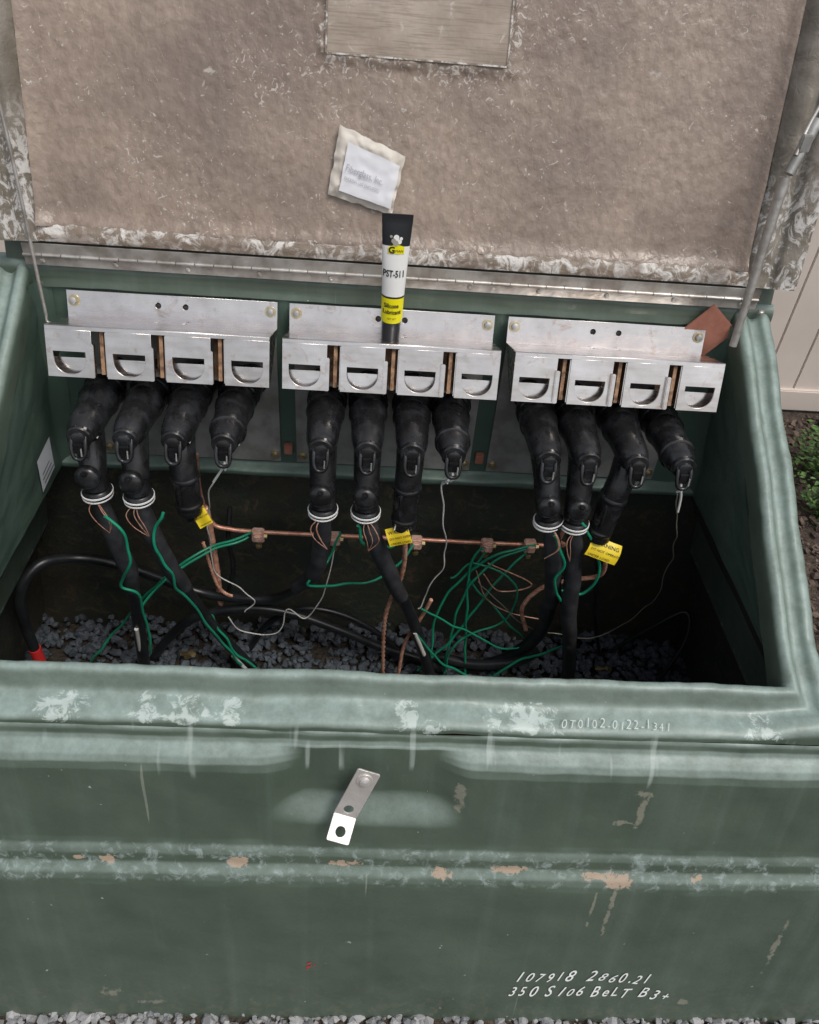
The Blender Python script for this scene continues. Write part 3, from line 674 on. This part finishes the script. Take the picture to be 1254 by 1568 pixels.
def surf(x0,z0,k=.0012):
    za=[l[0] for l in lev]
    def f(a,b):
        z=z0+b; wd=np.interp(z,za,[l[1] for l in lev]); dp=np.interp(z,za,[l[2] for l in lev])
        x=x0+a; q=max(-.98,min(.98,x/wd)); return (tc.x+x,tc.y-dp*math.sqrt(1-q*q)-k,z+DZ)
    return f
text('tube_text_1','PST-511',.0185,surf(-.0225,1.328),INK,T,off=.0004,xs=.68)
text('tube_text_2','Silicone',.0125,surf(-.017,1.266),INK,T,xs=.76,off=.0003)
text('tube_text_3','Lubricant',.0125,surf(-.019,1.253),INK,T,xs=.76,off=.0003)
text('tube_text_4','NET WT',.006,surf(-.010,1.241),INK,T,xs=.8)
f=surf(0,1.372,.001)
mo('logo_yellow',[f(-.015,0),f(-.005,0),f(.005,0),f(.016,0),f(.016,.014),f(.005,.017),f(-.005,.016),f(-.015,.012)],[(0,1,6,7),(1,2,5,6),(2,3,4,5)],TY,T,False)
text('logo_g','G',.017,surf(-.014,1.3735,.0018),INK,T,off=.0006)
text('logo_man','MAN',.007,surf(-.001,1.3755,.0018),INK,T)
for i,(a,b,r) in enumerate(((0,.030,.006),(-.005,.024,.005),(.006,.023,.005),(-.001,.020,.006),(.009,.029,.0035),(-.010,.032,.003))):
    f=surf(a,1.372+b,.0012+.0002*i); cc=circle(0,0,r*.9,12)
    mo('mascot_%d'%i,[f(*c_) for c_ in cc],[tuple(range(12))],TW if i%2==0 else simple('mascot_grey%d'%i,(.35,.33,.28),.4),T,False)

# ================================================================ PAPER PACKET on lid
PP=empty('paper_packet')
PAP=simple('cream_paper',(.56,.51,.45),.7,0,(.64,.60,.54),25,bs=40,bd=.004); PAPW=simple('white_sheet',(.70,.70,.73),.6)
c4=[Vector(v) for v in ((-.121,.036,1.430),(.006,.031,1.398),(.027,.060,1.503),(-.100,.069,1.549))]
nl=Vector((0,-.958,.287))
def pf(u,v,h,ins=0,wr=1.):
    u=ins+(1-2*ins)*u; v=ins+(1-2*ins)*v
    p=(c4[0]*(1-u)+c4[1]*u)*(1-v)+(c4[3]*(1-u)+c4[2]*u)*v
    e=min(u,1-u,v,1-v)
    return p+nl*(h+.006*min(1,e*9)+nz((u*3,v*3,2),2,.005)*wr+nz((u*9,v*9,h*9),1.5,.0024)*wr)+Vector((nz((u*6,v*6,1),1,.004),0,nz((u*7,v*5,2),1,.004)))*wr
grid('wrapper',lambda u,v:pf(u,v,.010),40,32,PAP,PP)
grid('inner_sheet',lambda u,v:Vector(pf(.16+.80*u,.10+.72*v,.0165,0,.35)),24,20,PAPW,PP)
grid('wrapper_underside',lambda u,v:pf(u,v,.003),20,16,PAP,PP)
def pt(a,b):
    return Vector(pf(.20+a,.42+b,.0195,0,.35))
GREYINK=simple('faint_print',(.40,.40,.45),.7)
text('printed_text','Fiberglass, Inc.',.15,pt,GREYINK,PP,xs=.66)
text('printed_text_small','PACKING LIST ENCLOSED',.07,lambda a,b:pt(a,b-.13),GREYINK,PP,xs=.66)

# ================================================================ STONES
def stones(name,n,fn,smin,smax,mat,flat=.7):
    bm=bmesh.new(); bmesh.ops.create_icosphere(bm,subdivisions=1,radius=1); bv=np.array([v.co[:] for v in bm.verts]); bf=[[v.index for v in f.verts] for f in bm.faces]; bm.free()
    V=[];F=[]
    for i in range(n):
        x,y,z=fn(); s=random.uniform(smin,smax)
        q=bv*(1+np.random.uniform(-.32,.32,(len(bv),1)))*np.array([1,random.uniform(.6,1),flat*random.uniform(.7,1.2)])*s
        R=np.array(Matrix.Rotation(random.random()*6.28,3,'Z')@Matrix.Rotation(random.uniform(-.8,.8),3,'X')@Matrix.Rotation(random.uniform(-.8,.8),3,'Y'))
        q=q@R.T+np.array([x,y,z]); b=len(V)
        V+=q.tolist(); F+=[[b+k for k in f_] for f_ in bf]
    return mo(name,V,F,mat,None,False)
def fin():
    x=random.uniform(-.95,.98); y=random.uniform(-.5,.03)
    return x,y,.142+.028*(y+.2)/.2*(y>-.2)+nz((x,y,0),5,.03)+random.uniform(-.006,.008)
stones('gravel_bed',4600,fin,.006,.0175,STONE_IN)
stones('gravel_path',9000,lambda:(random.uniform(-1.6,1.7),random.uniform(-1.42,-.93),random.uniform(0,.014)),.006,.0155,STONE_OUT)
grid('gravel_soil',lambda u,v:(-.97+1.97*u,-.88+.91*v,.137),4,4,SOIL,CAB)
# ================================================================ GROUND, FENCE, SHRUB
m,nt,b=nodes('ground_mulch')
base=mix(nt,ramp(nt,noi(nt,30,5,.7,.5),.35,.65),(.038,.027,.020),(.10,.072,.052))
base=mix(nt,ramp(nt,noi(nt,50,3,.6),.62,.68),base,(.20,.15,.12))
nt.links.new(base,b.inputs['Base Color']); b.inputs['Roughness'].default_value=.9
bump(nt,b,noi(nt,35,4,.7),.9,.03)
mo('ground',[(-60,-60,0),(60,-60,0),(60,60,0),(-60,60,0)],[(0,1,2,3)],m,None,False)
stones('mulch_chips',5000,lambda:(random.uniform(1.1,2.7),random.uniform(-.6,1.62),random.uniform(0,.02)),.006,.022,stone_mat('wood_mulch',(.030,.020,.016),(.14,.095,.07),(.22,.18,.15)),.35)
FV=simple('beige_vinyl',(.64,.56,.50),.45,0,(.60,.52,.46),4)
FE=empty('vinyl_fence')
for i in range(-18,19):
    x=.30+i*.155; box('picket_%d'%(i+18),(x+.0775,1.70,.98),(.151,.022,1.75),FV,FE,bev=.004)
for z in (.07,1.88): box('rail',(.4,1.69,z),(5.9,.045,.11),FV,FE,bev=.006)
for x in (-2.5,-.05,2.42): box('post',(x,1.69,1.0),(.12,.12,2.0),FV,FE,bev=.006)
LEAF=simple('leaf',(.05,.12,.03),.5,0,(.12,.22,.05),40)
def shrub(x,y,r,n):
    V=[];F=[]
    for i in range(n):
        th=random.random()*6.28; ph=random.uniform(.05,1.5); rr=r*random.uniform(.3,1)*(1+.3*noise.noise(Vector((math.cos(th)*2,math.sin(th)*2,ph*2))))
        c_=Vector((x+rr*math.cos(th)*math.sin(ph),y+rr*math.sin(th)*math.sin(ph),.02+rr*math.cos(ph)*1.1))
        M_=Matrix.Rotation(random.random()*6.28,3,'Z')@Matrix.Rotation(random.uniform(-1,1),3,'X')
        s=random.uniform(.010,.022); b_=len(V)
        for p in ((-1,0,0),(-.2,.45,.1),(1,0,-.1),(-.2,-.45,.1)): V.append(c_+M_@Vector(p)*s)
        F.append((b_,b_+1,b_+2,b_+3))
    o=mo('low_shrub',V,F,LEAF,None,False)
    for j in range(8):
        a=random.random()*6.28; tube('stem_%d'%j,[(x,y,0),(x+r*.4*math.cos(a),y+r*.4*math.sin(a),r*.6),(x+r*.8*math.cos(a),y+r*.8*math.sin(a),r*.8)],.003,SOIL,o,k=5,n=3)
shrub(1.98,1.15,.20,1100); shrub(1.86,.86,.13,500); shrub(2.35,1.0,.2,900); shrub(2.2,1.45,.12,400)

# ================================================================ LIGHT, WORLD, CAMERA
W=bpy.data.worlds.new('World'); S.world=W; W.use_nodes=True; nt=W.node_tree
bg=nt.nodes['Background']; sky=nt.nodes.new('ShaderNodeTexSky'); sky.sky_type='NISHITA'; sky.sun_disc=False
el,az=math.radians(58),math.radians(140)
sky.sun_elevation=el; sky.sun_rotation=az; sky.dust_density=3.0
hs=nt.nodes.new('ShaderNodeHueSaturation'); hs.inputs['Saturation'].default_value=.35
nt.links.new(sky.outputs[0],hs.inputs['Color']); nt.links.new(hs.outputs[0],bg.inputs['Color']); bg.inputs['Strength'].default_value=.15
sd=bpy.data.lights.new('sun','SUN'); sd.energy=1.5; sd.angle=math.radians(20); sd.color=(1,.95,.88)
so=bpy.data.objects.new('sun',sd); COL.objects.link(so)
dv=Vector((math.sin(az)*math.cos(el),math.cos(az)*math.cos(el),math.sin(el)))
so.rotation_euler=dv.to_track_quat('Z','Y').to_euler(); so.location=dv*10
S.view_settings.view_transform='Standard'; S.view_settings.look='None'; S.view_settings.exposure=0
cd=bpy.data.cameras.new('camera'); co=bpy.data.objects.new('camera',cd); COL.objects.link(co); S.camera=co
cd.sensor_fit='VERTICAL'; cd.sensor_height=36; cd.sensor_width=36; cd.lens=1200/1568*36; cd.clip_start=.02; cd.clip_end=300
r=Vector((.9973,-.0141,.0719)).normalized(); dn=Vector((.046,-.6427,-.7647)); dn=(dn-r*dn.dot(r)).normalized()
fw=Vector((.057,.766,-.6403)); fw=(fw-r*fw.dot(r)-dn*fw.dot(dn)).normalized()
co.matrix_world=Matrix(((r.x,-dn.x,-fw.x,-.02),(r.y,-dn.y,-fw.y,-1.55),(r.z,-dn.z,-fw.z,1.95),(0,0,0,1)))
